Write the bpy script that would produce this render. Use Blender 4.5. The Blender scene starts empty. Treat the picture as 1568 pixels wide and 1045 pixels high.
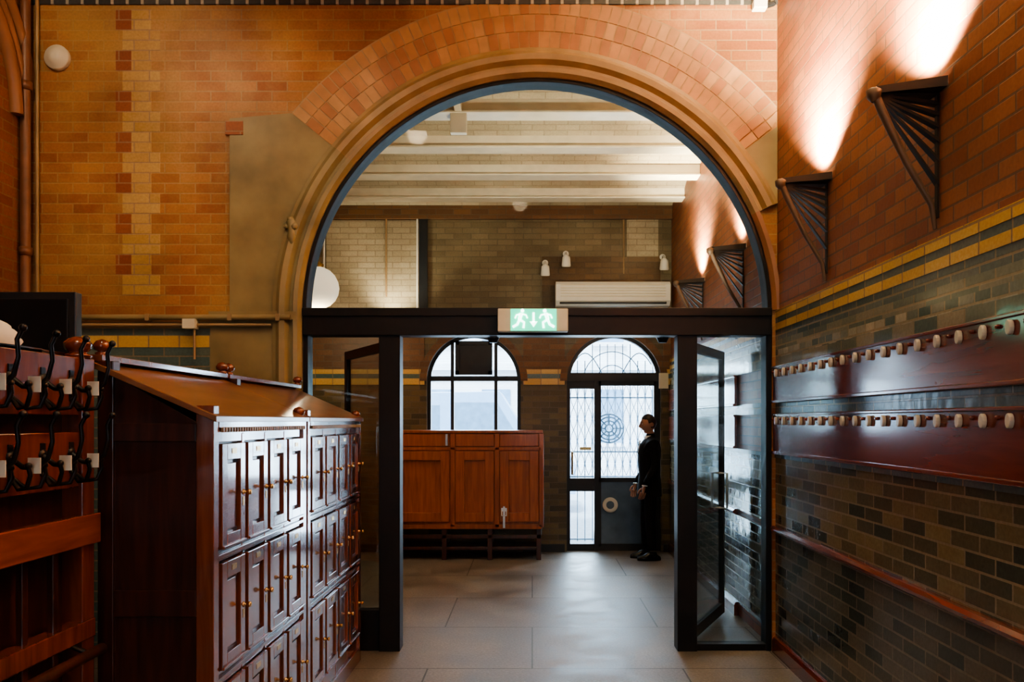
import bpy, math, random
from mathutils import Vector, Matrix
random.seed(4)
F=1250.0
def PX(px,D): return (px-815)/F*D
def PZ(py,D): return 1.7+(645-py)/F*D
S=bpy.context.scene
COL=S.collection
try:
    S.view_settings.look='AgX - Medium High Contrast'
except Exception as ex: print(ex)

# ------------------------------------------------------------------ materials
def newmat(name):
    m=bpy.data.materials.new(name); m.use_nodes=True
    nt=m.node_tree; b=nt.nodes['Principled BSDF']
    return m,nt,b
def N(nt,t,**kw):
    n=nt.nodes.new(t)
    for k,v in kw.items(): setattr(n,k,v)
    return n
def c4(c): return (c[0],c[1],c[2],1)
def coords(nt,axis):
    tc=N(nt,'ShaderNodeTexCoord'); sp=N(nt,'ShaderNodeSeparateXYZ'); cb=N(nt,'ShaderNodeCombineXYZ')
    nt.links.new(tc.outputs['Object'],sp.inputs[0])
    a={'xz':('X','Z'),'yz':('Y','Z'),'xy':('X','Y')}[axis]
    nt.links.new(sp.outputs[a[0]],cb.inputs['X']); nt.links.new(sp.outputs[a[1]],cb.inputs['Y'])
    return tc,cb
def mixc(nt,blend,fac,a,b):
    n=N(nt,'ShaderNodeMix',data_type='RGBA',blend_type=blend)
    if isinstance(fac,(int,float)): n.inputs[0].default_value=fac
    else: nt.links.new(fac,n.inputs[0])
    for i,v in ((6,a),(7,b)):
        if isinstance(v,tuple): n.inputs[i].default_value=c4(v)
        else: nt.links.new(v,n.inputs[i])
    return n.outputs[2]
def brick(name,axis,c1,c2,mortar,w=.225,h=.075,ms=.006,rough=.7,bias=0.0,patch=.45,bump=.5,spec=.4,offset=.5,extra=None,exbias=.3):
    m,nt,b=newmat(name)
    tc,v=coords(nt,axis)
    t=N(nt,'ShaderNodeTexBrick'); t.offset=offset
    nt.links.new(v.outputs[0],t.inputs['Vector'])
    t.inputs['Color1'].default_value=c4(c1); t.inputs['Color2'].default_value=c4(c2); t.inputs['Mortar'].default_value=c4(mortar)
    t.inputs['Scale'].default_value=1; t.inputs['Mortar Size'].default_value=ms; t.inputs['Mortar Smooth'].default_value=.2
    t.inputs['Bias'].default_value=bias; t.inputs['Brick Width'].default_value=w; t.inputs['Row Height'].default_value=h
    nz=N(nt,'ShaderNodeTexNoise'); nz.inputs['Scale'].default_value=1.3; nz.inputs['Detail'].default_value=5
    nt.links.new(tc.outputs['Object'],nz.inputs['Vector'])
    r=N(nt,'ShaderNodeValToRGB'); r.color_ramp.elements[0].position=.35; r.color_ramp.elements[1].position=.68
    r.color_ramp.elements[0].color=(.55,.5,.45,1); r.color_ramp.elements[1].color=(1.15,1.15,1.1,1)
    nt.links.new(nz.outputs[0],r.inputs[0])
    base=t.outputs['Color']
    if extra:
        n3=N(nt,'ShaderNodeTexNoise'); n3.inputs['Scale'].default_value=.9; n3.inputs['Detail'].default_value=6; n3.inputs['Roughness'].default_value=.65
        nt.links.new(tc.outputs['Object'],n3.inputs['Vector'])
        r3=N(nt,'ShaderNodeValToRGB'); r3.color_ramp.elements[0].position=.42; r3.color_ramp.elements[1].position=.62
        r3.color_ramp.elements[1].color=(exbias*2,exbias*2,exbias*2,1)
        nt.links.new(n3.outputs[0],r3.inputs[0])
        base=mixc(nt,'MIX',r3.outputs[0],base,extra)
    col=mixc(nt,'MULTIPLY',patch,base,r.outputs[0])
    n2=N(nt,'ShaderNodeTexNoise'); n2.inputs['Scale'].default_value=60; n2.inputs['Detail'].default_value=3
    nt.links.new(tc.outputs['Object'],n2.inputs['Vector'])
    col=mixc(nt,'OVERLAY',.25,col,n2.outputs[0])
    nt.links.new(col,b.inputs['Base Color'])
    b.inputs['Roughness'].default_value=rough; b.inputs['Specular IOR Level'].default_value=spec
    inv=N(nt,'ShaderNodeMath',operation='SUBTRACT'); inv.inputs[0].default_value=1; nt.links.new(t.outputs['Fac'],inv.inputs[1])
    n4=N(nt,'ShaderNodeTexNoise'); n4.inputs['Scale'].default_value=9; nt.links.new(tc.outputs['Object'],n4.inputs['Vector'])
    ad=N(nt,'ShaderNodeMath',operation='MULTIPLY_ADD'); ad.inputs[1].default_value=.9; nt.links.new(n4.outputs[0],ad.inputs[0]); nt.links.new(inv.outputs[0],ad.inputs[2])
    bp=N(nt,'ShaderNodeBump'); bp.inputs['Strength'].default_value=bump; bp.inputs['Distance'].default_value=.006
    nt.links.new(ad.outputs[0],bp.inputs['Height']); nt.links.new(bp.outputs[0],b.inputs['Normal'])
    return m
def plain(name,c,rough=.5,metal=0,coat=0,var=.15,scale=8,bump=0,emit=0,spec=.5):
    m,nt,b=newmat(name)
    tc=N(nt,'ShaderNodeTexCoord'); nz=N(nt,'ShaderNodeTexNoise'); nz.inputs['Scale'].default_value=scale; nz.inputs['Detail'].default_value=6
    nt.links.new(tc.outputs['Object'],nz.inputs['Vector'])
    r=N(nt,'ShaderNodeValToRGB'); r.color_ramp.elements[0].position=.3; r.color_ramp.elements[1].position=.7
    r.color_ramp.elements[0].color=c4([x*(1-var) for x in c]); r.color_ramp.elements[1].color=c4([min(1,x*(1+var)) for x in c])
    nt.links.new(nz.outputs[0],r.inputs[0]); nt.links.new(r.outputs[0],b.inputs['Base Color'])
    b.inputs['Roughness'].default_value=rough; b.inputs['Metallic'].default_value=metal; b.inputs['Coat Weight'].default_value=coat
    b.inputs['Coat Roughness'].default_value=.12; b.inputs['Specular IOR Level'].default_value=spec
    if bump:
        bp=N(nt,'ShaderNodeBump'); bp.inputs['Strength'].default_value=bump; bp.inputs['Distance'].default_value=.01
        nt.links.new(nz.outputs[0],bp.inputs['Height']); nt.links.new(bp.outputs[0],b.inputs['Normal'])
    if emit:
        b.inputs['Emission Color'].default_value=c4(c); b.inputs['Emission Strength'].default_value=emit
    return m
def wood(name,a,c,rough=.28,coat=.5,sc=(14,14,1.2),cr=.12,cior=1.5):
    m,nt,b=newmat(name)
    tc=N(nt,'ShaderNodeTexCoord'); mp=N(nt,'ShaderNodeMapping'); mp.inputs['Scale'].default_value=sc
    nt.links.new(tc.outputs['Object'],mp.inputs[0])
    nz=N(nt,'ShaderNodeTexNoise'); nz.inputs['Scale'].default_value=2; nz.inputs['Detail'].default_value=8; nz.inputs['Distortion'].default_value=.6
    nt.links.new(mp.outputs[0],nz.inputs['Vector'])
    r=N(nt,'ShaderNodeValToRGB'); r.color_ramp.elements[0].position=.3; r.color_ramp.elements[1].position=.72
    r.color_ramp.elements[0].color=c4(a); r.color_ramp.elements[1].color=c4(c)
    nt.links.new(nz.outputs[0],r.inputs[0]); nt.links.new(r.outputs[0],b.inputs['Base Color'])
    b.inputs['Roughness'].default_value=rough; b.inputs['Coat Weight'].default_value=coat; b.inputs['Coat Roughness'].default_value=cr; b.inputs['Coat IOR'].default_value=cior
    bp=N(nt,'ShaderNodeBump'); bp.inputs['Strength'].default_value=.12; bp.inputs['Distance'].default_value=.004
    nt.links.new(nz.outputs[0],bp.inputs['Height']); nt.links.new(bp.outputs[0],b.inputs['Normal'])
    return m
def glassmat(name,tint=(.93,.96,.95),refl=.9):
    m=bpy.data.materials.new(name); m.use_nodes=True; nt=m.node_tree; nt.nodes.clear()
    o=N(nt,'ShaderNodeOutputMaterial'); mx=N(nt,'ShaderNodeMixShader'); t=N(nt,'ShaderNodeBsdfTransparent'); g=N(nt,'ShaderNodeBsdfGlossy')
    t.inputs[0].default_value=c4(tint); g.inputs['Roughness'].default_value=.02
    fr=N(nt,'ShaderNodeFresnel'); fr.inputs[0].default_value=1.5
    ml=N(nt,'ShaderNodeMath',operation='MULTIPLY'); ml.inputs[1].default_value=refl
    nt.links.new(fr.outputs[0],ml.inputs[0]); nt.links.new(ml.outputs[0],mx.inputs[0]); nt.links.new(t.outputs[0],mx.inputs[1]); nt.links.new(g.outputs[0],mx.inputs[2]); nt.links.new(mx.outputs[0],o.inputs[0])
    return m

M={}
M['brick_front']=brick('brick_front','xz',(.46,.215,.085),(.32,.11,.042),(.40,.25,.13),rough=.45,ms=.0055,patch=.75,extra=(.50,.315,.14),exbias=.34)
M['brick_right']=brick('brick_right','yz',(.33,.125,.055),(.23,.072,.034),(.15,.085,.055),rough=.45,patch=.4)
M['brick_yellow']=brick('brick_yellow','xz',(.58,.385,.165),(.50,.31,.125),(.40,.27,.16),rough=.4,patch=.5,ms=.0055)
M['brick_darkred']=brick('brick_darkred','xz',(.34,.115,.052),(.27,.078,.036),(.34,.2,.12),rough=.5,patch=.3,ms=.0055)
M['vous_a']=plain('vous_a',(.44,.22,.095),.45); M['vous_b']=plain('vous_b',(.37,.16,.07),.45); M['vous_c']=plain('vous_c',(.49,.27,.125),.45)
M['mortar']=plain('mortar',(.42,.28,.16),.85)
M['stone']=plain('stone',(.26,.20,.10),.42,var=.3,scale=3,bump=.15)
M['stone_lt']=plain('stone_lt',(.33,.22,.11),.38,var=.25,scale=4,bump=.1)
M['stone_red']=plain('stone_red',(.31,.145,.072),.4,var=.15,scale=4,bump=.1)
M['tile_yellow_y']=brick('tile_yellow_y','yz',(.74,.50,.19),(.62,.39,.13),(.35,.25,.14),h=.5,rough=.25,patch=.2)
M['tile_yellow_x']=brick('tile_yellow_x','xz',(.74,.52,.20),(.64,.41,.14),(.35,.25,.14),h=.5,rough=.3,patch=.2)
M['tile_teal_y']=brick('tile_teal_y','yz',(.09,.14,.145),(.18,.21,.205),(.30,.27,.2),rough=.2,patch=.3)
M['tile_teal_x']=brick('tile_teal_x','xz',(.09,.15,.15),(.14,.18,.15),(.25,.22,.16),rough=.25,patch=.3)
M['tile_pale']=brick('tile_pale','yz',(.56,.53,.42),(.09,.15,.15),(.36,.33,.24),w=.12,h=.0725,rough=.12,patch=.2,bump=.3)
M['tile_sage']=brick('tile_sage','yz',(.38,.355,.27),(.14,.19,.175),(.34,.31,.22),w=.225,h=.0725,rough=.12,patch=.2,bump=.3)
M['tile_mid']=brick('tile_mid','yz',(.26,.21,.12),(.045,.060,.062),(.29,.24,.17),w=.225,h=.073,rough=.16,bias=-.05,patch=.35,bump=.5)
M['tile_low']=brick('tile_low','yz',(.165,.16,.13),(.05,.068,.07),(.20,.185,.15),w=.225,h=.073,rough=.14,patch=.35,bump=.5)
M['brick_far']=brick('brick_far','xz',(.20,.15,.075),(.08,.075,.05),(.16,.13,.09),rough=.35,patch=.4)
M['brick_far_red']=brick('brick_far_red','xz',(.22,.115,.055),(.14,.075,.04),(.16,.11,.07),rough=.45,patch=.4)
M['brick_far_brown']=brick('brick_far_brown','xz',(.17,.11,.06),(.12,.08,.045),(.13,.09,.06),rough=.25,patch=.5)
M['brick_pale']=brick('brick_pale','xz',(.27,.22,.14),(.19,.155,.095),(.18,.15,.1),rough=.32,patch=.8)
M['brick_panel']=brick('brick_panel','xz',(.56,.49,.36),(.47,.41,.29),(.38,.32,.23),rough=.35,patch=.6)
M['brick_side']=brick('brick_side','yz',(.34,.14,.065),(.25,.085,.04),(.28,.18,.11),rough=.55)
M['ceil']=brick('ceil_brick','xy',(.60,.53,.40),(.52,.46,.34),(.44,.38,.28),rough=.3,patch=.5)
M['beam']=plain('beam_paint',(.84,.77,.62),.28,var=.08)
M['plaster']=plain('plaster',(.6,.52,.4),.8,var=.08)
M['checker']=brick('tile_checker','xz',(.05,.055,.055),(.07,.075,.075),(.42,.39,.32),w=.11,h=.5,ms=.012,rough=.3,patch=.1)
M['wood_red']=wood('wood_red',(.13,.026,.011),(.25,.058,.020),.22,.6)
M['wood_locker']=wood('wood_locker',(.14,.034,.015),(.27,.078,.032),.26,1,cr=.09,cior=1.75)
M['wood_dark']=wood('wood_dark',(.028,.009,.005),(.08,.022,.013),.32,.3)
M['wood_top']=wood('wood_top',(.18,.075,.033),(.30,.135,.065),.3,.5,sc=(2,1.2,14))
M['wood_cab']=wood('wood_cab',(.27,.068,.019),(.44,.130,.036),.4,.2)
M['wood_panel']=wood('wood_board',(.14,.023,.012),(.23,.042,.020),.18,.8,sc=(10,1.0,10))
M['wood_orange_lit']=wood('wood_orange_lit',(.22,.048,.016),(.37,.09,.030),.25,.5,sc=(10,1,10))  # rack shelf wood, with the light falling on it put into the colour
M['black']=plain('frame_black',(.010,.009,.010),.45,spec=.3)
M['iron']=plain('iron_black',(.012,.010,.010),.35,metal=.3)
M['frame_dark']=plain('frame_dark',(.02,.022,.025),.4)
M['white']=plain('white_plastic',(.85,.83,.77),.4,var=.04)
M['cream']=plain('cream_plastic',(.80,.74,.58),.4,var=.04)
M['peg']=plain('peg_ceramic',(.66,.58,.46),.2,var=.04)
M['brass']=plain('brass',(.70,.45,.20),.25,metal=1)
M['steel']=plain('steel',(.7,.7,.68),.3,metal=1)
M['tag']=plain('enamel_tag',(.9,.82,.68),.3,var=.03)
M['pipe']=plain('pipe_paint',(.36,.24,.13),.4)
M['pipe_red']=plain('pipe_red',(.20,.09,.05),.4)
M['glass']=glassmat('glass',refl=.6)
M['glass_arch']=glassmat('glass_fanlight',refl=.06)
M['green']=plain('sign_green',(.02,.62,.36),.4,emit=2.2,var=.02)
M['signwhite']=plain('sign_white',(.8,1,.9),.4,emit=5.0,var=.02)
M['lamp']=plain('lamp_glow',(1,.86,.6),.4,emit=30,var=.0)
M['globe']=plain('globe_glow',(1,.88,.68),.4,emit=.7,var=.0)
M['rib']=plain('sconce_rib',(.028,.017,.012),.6,spec=.3)
M['ribedge']=plain('sconce_edge',(.13,.08,.05),.5)
M['suit']=plain('suit',(.008,.008,.010),.85,var=.3,scale=40,spec=.2)
M['shirt']=plain('shirt',(.75,.76,.78),.7)
M['skin']=plain('skin',(.42,.22,.15),.5,var=.06)
M['hair']=plain('hair',(.018,.012,.01),.5,var=.4,scale=60)
M['shoe']=plain('shoe',(.01,.01,.01),.2)
M['eye']=plain('eye_white',(.7,.7,.68),.2); M['lip']=plain('lip',(.35,.13,.10),.5)
M['grille']=plain('grille_paint',(.20,.30,.42),.5)
M['kick']=plain('door_panel_blue',(.12,.18,.27),.2,var=.3,scale=3)
M['ext_wall']=brick('ext_wall','xz',(.80,.83,.88),(.74,.78,.84),(.66,.70,.76),rough=.8,patch=.2)
M['ext_glass']=plain('ext_glass',(.20,.33,.50),.15)
M['asphalt']=plain('asphalt',(.40,.44,.50),.8,scale=20)
M['van']=plain('van_paint',(.34,.52,.78),.25,var=.04)
M['tyre']=plain('tyre',(.02,.02,.02),.8)
M['redlamp']=plain('tail_lamp',(.6,.05,.03),.3)
M['cloth']=plain('cloth_white',(.7,.66,.6),.9)
def floormat(name,a,b_,rough):
    m,nt,b=newmat(name)
    tc,v=coords(nt,'xy')
    t=N(nt,'ShaderNodeTexBrick'); nt.links.new(v.outputs[0],t.inputs['Vector'])
    t.inputs['Color1'].default_value=c4(a); t.inputs['Color2'].default_value=c4(b_); t.inputs['Mortar'].default_value=c4([x*.22 for x in a])
    t.inputs['Scale'].default_value=1; t.inputs['Mortar Size'].default_value=.006; t.inputs['Brick Width'].default_value=1.75; t.inputs['Row Height'].default_value=1.12; t.offset=.41
    n1=N(nt,'ShaderNodeTexNoise'); n1.inputs['Scale'].default_value=55; n1.inputs['Detail'].default_value=6; n1.inputs['Roughness'].default_value=.75
    n2=N(nt,'ShaderNodeTexNoise'); n2.inputs['Scale'].default_value=2.2; n2.inputs['Detail'].default_value=7; n2.inputs['Roughness'].default_value=.65
    for n in (n1,n2): nt.links.new(tc.outputs['Object'],n.inputs['Vector'])
    c=mixc(nt,'OVERLAY',.9,t.outputs[0],n1.outputs[0]); c=mixc(nt,'OVERLAY',.9,c,n2.outputs[0])
    nt.links.new(c,b.inputs['Base Color'])
    mr=N(nt,'ShaderNodeMapRange'); mr.inputs[1].default_value=.3; mr.inputs[2].default_value=.7; mr.inputs[3].default_value=rough-.10; mr.inputs[4].default_value=rough+.12
    nt.links.new(n2.outputs[0],mr.inputs[0]); nt.links.new(mr.outputs[0],b.inputs['Roughness'])
    bp=N(nt,'ShaderNodeBump'); bp.inputs['Strength'].default_value=.45; bp.inputs['Distance'].default_value=.005
    nt.links.new(n1.outputs[0],bp.inputs['Height']); nt.links.new(bp.outputs[0],b.inputs['Normal'])
    return m
M['floor']=floormat('floor_granite',(.225,.195,.165),(.185,.16,.14),.42)

# ------------------------------------------------------------------ mesh builder
class MB:
    def __init__(s): s.v=[]; s.f=[]; s.m=[]; s.mats=[]; s.sm=[]
    def mi(s,k):
        if k not in s.mats: s.mats.append(k)
        return s.mats.index(k)
    def add(s,vs,fs,k,smooth=False):
        o=len(s.v); s.v+= [tuple(x) for x in vs]; i=s.mi(k)
        for f in fs: s.f.append([o+a for a in f]); s.m.append(i); s.sm.append(smooth)
    def hexa(s,p,k): s.add(p,[(0,3,2,1),(4,5,6,7),(0,1,5,4),(1,2,6,5),(2,3,7,6),(3,0,4,7)],k)
    def box(s,x0,x1,y0,y1,z0,z1,k):
        s.hexa([(x0,y0,z0),(x1,y0,z0),(x1,y1,z0),(x0,y1,z0),(x0,y0,z1),(x1,y0,z1),(x1,y1,z1),(x0,y1,z1)],k)
    def prism(s,pts,vec,k,smooth=False):
        n=len(pts); vec=Vector(vec); a=[Vector(p) for p in pts]; b=[p+vec for p in a]
        s.add(a+b,[tuple(range(n))[::-1],tuple(range(n,2*n))]+[(i,(i+1)%n,n+(i+1)%n,n+i) for i in range(n)],k,smooth)
    def tube(s,pts,r,k,seg=8,cap=True):
        pts=[Vector(p) for p in pts]; n=len(pts); rr=r if isinstance(r,(list,tuple)) else [r]*n
        vs=[];up=None
        for i,p in enumerate(pts):
            t=(pts[min(i+1,n-1)]-pts[max(i-1,0)]).normalized()
            if up is None:
                up=Vector((0,0,1)) if abs(t.z)<.9 else Vector((0,1,0))
            a=t.cross(up).normalized(); b=a.cross(t).normalized(); up=b
            for j in range(seg):
                q=2*math.pi*j/seg; vs.append(p+(a*math.cos(q)+b*math.sin(q))*rr[i])
        fs=[(i*seg+j,i*seg+(j+1)%seg,(i+1)*seg+(j+1)%seg,(i+1)*seg+j) for i in range(n-1) for j in range(seg)]
        s.add(vs,fs,k,True)
        if cap:
            s.add([vs[j] for j in range(seg)],[tuple(range(seg))],k); s.add([vs[(n-1)*seg+j] for j in range(seg)],[tuple(range(seg))],k)
    def lathe(s,org,axis,prof,k,seg=16):
        org=Vector(org); ax=Vector(axis).normalized(); u=Vector((0,0,1)) if abs(ax.z)<.9 else Vector((1,0,0))
        a=ax.cross(u).normalized(); b=ax.cross(a)
        vs=[]
        for t,r in prof:
            for j in range(seg):
                q=2*math.pi*j/seg; vs.append(org+ax*t+(a*math.cos(q)+b*math.sin(q))*max(r,.0002))
        fs=[(i*seg+j,i*seg+(j+1)%seg,(i+1)*seg+(j+1)%seg,(i+1)*seg+j) for i in range(len(prof)-1) for j in range(seg)]
        s.add(vs,fs,k,True)
        s.add([vs[j] for j in range(seg)],[tuple(range(seg))],k); s.add([vs[-seg+j] for j in range(seg)],[tuple(range(seg))],k)
    def ball(s,c,r,k,seg=14):
        s.lathe((c[0],c[1],c[2]-r),(0,0,1),[(r-r*math.cos(math.pi*i/10),r*math.sin(math.pi*i/10)) for i in range(11)],k,seg)
    def obj(s,name,parent=None,bevel=0):
        me=bpy.data.meshes.new(name); me.from_pydata(s.v,[],s.f); 
        for k in s.mats: me.materials.append(M[k])
        for p,i,q in zip(me.polygons,s.m,s.sm): p.material_index=i; p.use_smooth=q
        me.update()
        import bmesh
        bm=bmesh.new(); bm.from_mesh(me); bmesh.ops.recalc_face_normals(bm,faces=bm.faces); bm.to_mesh(me); bm.free()
        o=bpy.data.objects.new(name,me); COL.objects.link(o)
        if parent: o.parent=parent
        if bevel:
            b=o.modifiers.new('bev','BEVEL'); b.width=bevel; b.segments=2; b.limit_method='ANGLE'
        return o
def empty(name,loc=(0,0,0)):
    e=bpy.data.objects.new(name,None); COL.objects.link(e); e.location=loc; e.empty_display_size=.2; return e
def arch_wall(b,x0,x1,z0,z1,y0,y1,ops,k,n=40):
    xs=[x0]
    segs=[]; cur=x0
    for cx,r,sp,bt in sorted(ops):
        segs.append((cur,cx-r,None)); 
        pts=[cx-r*math.cos(math.pi*i/n) for i in range(n+1)]
        for i in range(n): segs.append((pts[i],pts[i+1],(cx,r,sp,bt)))
        cur=cx+r
    segs.append((cur,x1,None))
    for a,c,op in segs:
        if c-a<1e-5: continue
        if op is None: b.box(a,c,y0,y1,z0,z1,k)
        else:
            cx,r,sp,bt=op
            za=sp+math.sqrt(max(0,r*r-(a-cx)**2)); zc=sp+math.sqrt(max(0,r*r-(c-cx)**2))
            b.hexa([(a,y0,za),(c,y0,zc),(c,y1,zc),(a,y1,za),(a,y0,z1),(c,y0,z1),(c,y1,z1),(a,y1,z1)],k)
            if bt>z0+1e-4: b.box(a,c,y0,y1,z0,bt,k)
def ring(b,cx,cz,prof,a0,a1,n,k):
    vs=[];m=len(prof)
    for i in range(n+1):
        q=math.radians(a0+(a1-a0)*i/n)
        for r,y in prof: vs.append((cx+r*math.cos(q),y,cz+r*math.sin(q)))
    fs=[(i*m+j,i*m+(j+1)%m,(i+1)*m+(j+1)%m,(i+1)*m+j) for i in range(n) for j in range(m)]
    b.add(vs,fs,k,False)
    b.add(vs[:m],[tuple(range(m))],k); b.add(vs[-m:],[tuple(range(m))],k)

# ------------------------------------------------------------------ room shell
WY=6.0; WT=.16; XR=1.80; XL=-3.72; FAR=10.6; CX=.035; R=1.73; SP=2.50; HC=5.3
YB=-4.0
b=MB(); b.box(XL-.2,XR+.2,YB-.2,FAR+.35,-.12,0,'floor'); b.obj('floor')
b=MB(); b.box(XL-.2,XR+.2,YB-.2,WY+.1,HC,HC+.15,'plaster'); b.obj('ceiling')
ve=empty('ceiling_jack_arch')
b=MB(); ys=[6.16+.888*i for i in range(6)]; VZ=4.42
for i in range(5):
    a,c=ys[i],ys[i+1]; n=12; pa=[]
    for j in range(n+1):
        t=j/n; pa.append((a+(c-a)*t, VZ+.13*math.sin(math.pi*t)))
    for j in range(n):
        b.add([(XL,pa[j][0],pa[j][1]),(XR,pa[j][0],pa[j][1]),(XR,pa[j+1][0],pa[j+1][1]),(XL,pa[j+1][0],pa[j+1][1])],[(0,1,2,3)],'ceil',True)
b.box(XL-.2,XR+.2,WY+.1,FAR+.3,VZ+.2,VZ+.3,'ceil'); b.obj('vault',ve)
b=MB()
for y in ys[1:5]:
    b.box(XL,XR,y-.07,y+.07,VZ-.08,VZ+.06,'beam'); b.box(XL,XR,y-.10,y+.10,VZ-.09,VZ-.07,'beam')
b.box(XL,XR,FAR-.12,FAR,VZ-.12,VZ+.05,'brick_far_red')
b.box(-.66,-.60,6.5,7.0,VZ-.08,VZ+.02,'beam'); b.box(-.70,-.56,6.96,7.02,VZ-.26,VZ-.07,'beam')
b.obj('beams',ve,.005)

wf=empty('wall_front')
b=MB(); arch_wall(b,XL,XR,0,HC,WY,WY+WT,[(CX,R,SP,0)],'brick_front',64); b.obj('brickwork',wf)
b=MB()
pr=[(R-.004,WY+.02),(R-.004,WY-.01),(R+.02,WY-.045),(R+.05,WY-.05),(R+.065,WY-.015),(R+.085,WY-.015),(R+.11,WY-.055),(R+.15,WY-.06),(R+.18,WY-.035),(R+.205,WY-.03),(R+.205,WY+.02)]
def clipang(r): return math.degrees(math.acos(min(1,(XR-.002-CX)/r)))
ring(b,CX,SP,pr,clipang(R+.205),141,70,'stone_lt'); 
ring(b,CX,SP,pr,141,180,26,'stone')
ring(b,CX,SP,[(p[0],p[1]) for p in pr[:4]]+[(R+.03,WY+.02)],0.5,clipang(R+.205),16,'stone_red')
b.prism([(CX-p[0],p[1],0) for p in pr],(0,0,SP),'stone')
b.obj('arch_moulding',wf)
b=MB(); 
for i in range(3): b.ball((CX-R-.04-.03*i,WY-.05,3.12+.05*(i%2)),.03-.005*i,'stone')
b.lathe((CX-R-.06,WY-.045,2.99),(0,0,1),[(0,.012),(.05,.035),(.1,.025),(.16,.04),(.2,.01)],'stone')
b.obj('arch_stop',wf)
b=MB()
def clipx(p): return (min(p[0],XR-.003),p[1],p[2])
r0=R+.21
for k in range(3):
    ra=r0+.125*k; rb=ra+.118; n=int((math.pi*(141-38)/180)*(ra+.06)/.074)
    for i in range(n):
        q0=math.radians(38+(103)*(i)/n)+.0022; q1=math.radians(38+103*(i+1)/n)-.0022
        if CX+ra*math.cos(q0)>XR-.01: continue
        P=lambda r,q,y:clipx((CX+r*math.cos(q),y,SP+r*math.sin(q)))
        y0=WY-.010
        b.hexa([P(ra,q0,y0),P(ra,q1,y0),P(ra,q1,WY),P(ra,q0,WY),P(rb,q0,y0),P(rb,q1,y0),P(rb,q1,WY),P(rb,q0,WY)],random.choice(['vous_a','vous_a','vous_b','vous_c']))
b.obj('voussoirs',wf)
b=MB()
ang0=clipang(r0+.38)
ring(b,CX,SP,[(r0-.01,WY+.01),(r0-.01,WY-.005),(r0+.38,WY-.005),(r0+.38,WY+.01)],ang0 if ang0>38 else 38,141,70,'mortar'); b.obj('voussoir_bedding',wf)
b=MB()
pts=[(-2.22,WY-.014,2.30),(-2.22,WY-.014,3.92)]
ro=r0+.38
pts.append((CX+ro*math.cos(math.radians(141)),WY-.014,SP+ro*math.sin(math.radians(141))))
for i in range(14):
    q=math.radians(141+39*i/13); pts.append((CX+(R+.2)*math.cos(q),WY-.014,SP+(R+.2)*math.sin(q)))
pts.append((CX-R-.2,WY-.014,2.30))
b.prism(pts,(0,.014,0),'stone')
q0=clipang(R+.2); pts=[]
for i in range(8):
    q=math.radians(q0+(38-q0)*i/7); pts.append((CX+(R+.2)*math.cos(q),WY-.014,SP+(R+.2)*math.sin(q)))
pts.append((XR-.003,WY-.014,SP+1.36))
b.prism(pts,(0,.014,0),'stone')
b.box(-2.36,-1.9,WY-.02,WY,0,2.46,'stone'); b.box(-2.36,-1.72,WY-.05,WY,2.44,2.50,'stone')
b.obj('plaster_field',wf)
b=MB()
z=2.625; i=0
while z<4.62:
    if i%2==0:
        b.box(-3.01,-2.735,WY-.003,WY,z,z+.15,'brick_yellow')
    else:
        b.box(-2.945,-2.80,WY-.003,WY,z,z+.15,'brick_yellow')
        b.box(-3.06,-2.945,WY-.002,WY,z,z+.15,'brick_darkred')
    z+=.15; i+=1
b.box(-2.25,-2.12,WY-.02,WY,3.80,3.9,'brick_darkred')
b.obj('buff_brick_bond',wf)
b=MB(); b.box(XL,XR,WY-.015,WY,4.76,4.83,'checker'); b.box(XL,XR,WY-.03,WY,4.83,4.90,'stone_lt'); b.obj('tile_frieze',wf)
b=MB()
b.box(XL,-2.36,WY-.012,WY,0,2.24,'tile_teal_x'); b.box(XL,-2.36,WY-.016,WY,2.24,2.325,'tile_yellow_x'); b.box(XL,-2.36,WY-.012,WY,2.325,2.38,'tile_teal_x')
b.box(XL,-2.36,WY-.016,WY,2.38,2.43,'stone_lt'); b.obj('tile_bands',wf)

wr=empty('wall_right')
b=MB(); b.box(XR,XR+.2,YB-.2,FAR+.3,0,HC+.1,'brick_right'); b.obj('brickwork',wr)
def band(z0,z1,k,t=.012):
    for y0,y1 in ((YB,WY),(WY+WT,FAR)):
        B.box(XR-t,XR,y0,y1,z0,z1,k)
B=MB()
band(2.455,2.51,'tile_yellow_y',.016); band(2.415,2.455,'tile_teal_y'); band(2.365,2.415,'tile_yellow_y',.016)
band(2.29,2.365,'tile_teal_y'); band(2.22,2.29,'tile_sage'); band(2.165,2.22,'tile_pale'); band(2.10,2.165,'tile_sage')
band(1.75,1.84,'tile_teal_y'); band(1.43,1.46,'tile_teal_y',.02); band(.93,1.43,'tile_mid'); band(.12,.88,'tile_low')
B.obj('tiles',wr)
B=MB()
for y0,y1 in ((YB,WY-.01),(WY+WT+.96,FAR-.02)):
    for z0,z1 in ((1.83,2.10),(1.46,1.755)):
        B.box(XR-.035,XR-.01,y0,y1,z0,z1,'wood_panel')
        B.box(XR-.045,XR-.01,y0,y1,z1-.018,z1,'wood_panel'); B.box(XR-.05,XR-.01,y0,y1,z0,z0+.022,'wood_panel')
B.obj('trim_coat_board',wr,.005)
B=MB()
y=0.3
while y<WY-.08:
    for z in (2.045,1.70):
        w_,h_=.017,.029
        pts=[]
        for j in range(12):
            q=2*math.pi*j/12; pts.append((XR-.036,y+w_*math.cos(q),z+h_*math.sin(q)))
        B.prism(pts,(-.020,0,0),'peg',False)
        B.lathe((XR-.035,y+.09,z+.012),(-1,0,0),[(0,.010),(.012,.009),(.016,.004)],'wood_panel',8)
    y+=.18
o=B.obj('coat_peg_row',wr,.006)
B=MB()
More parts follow.
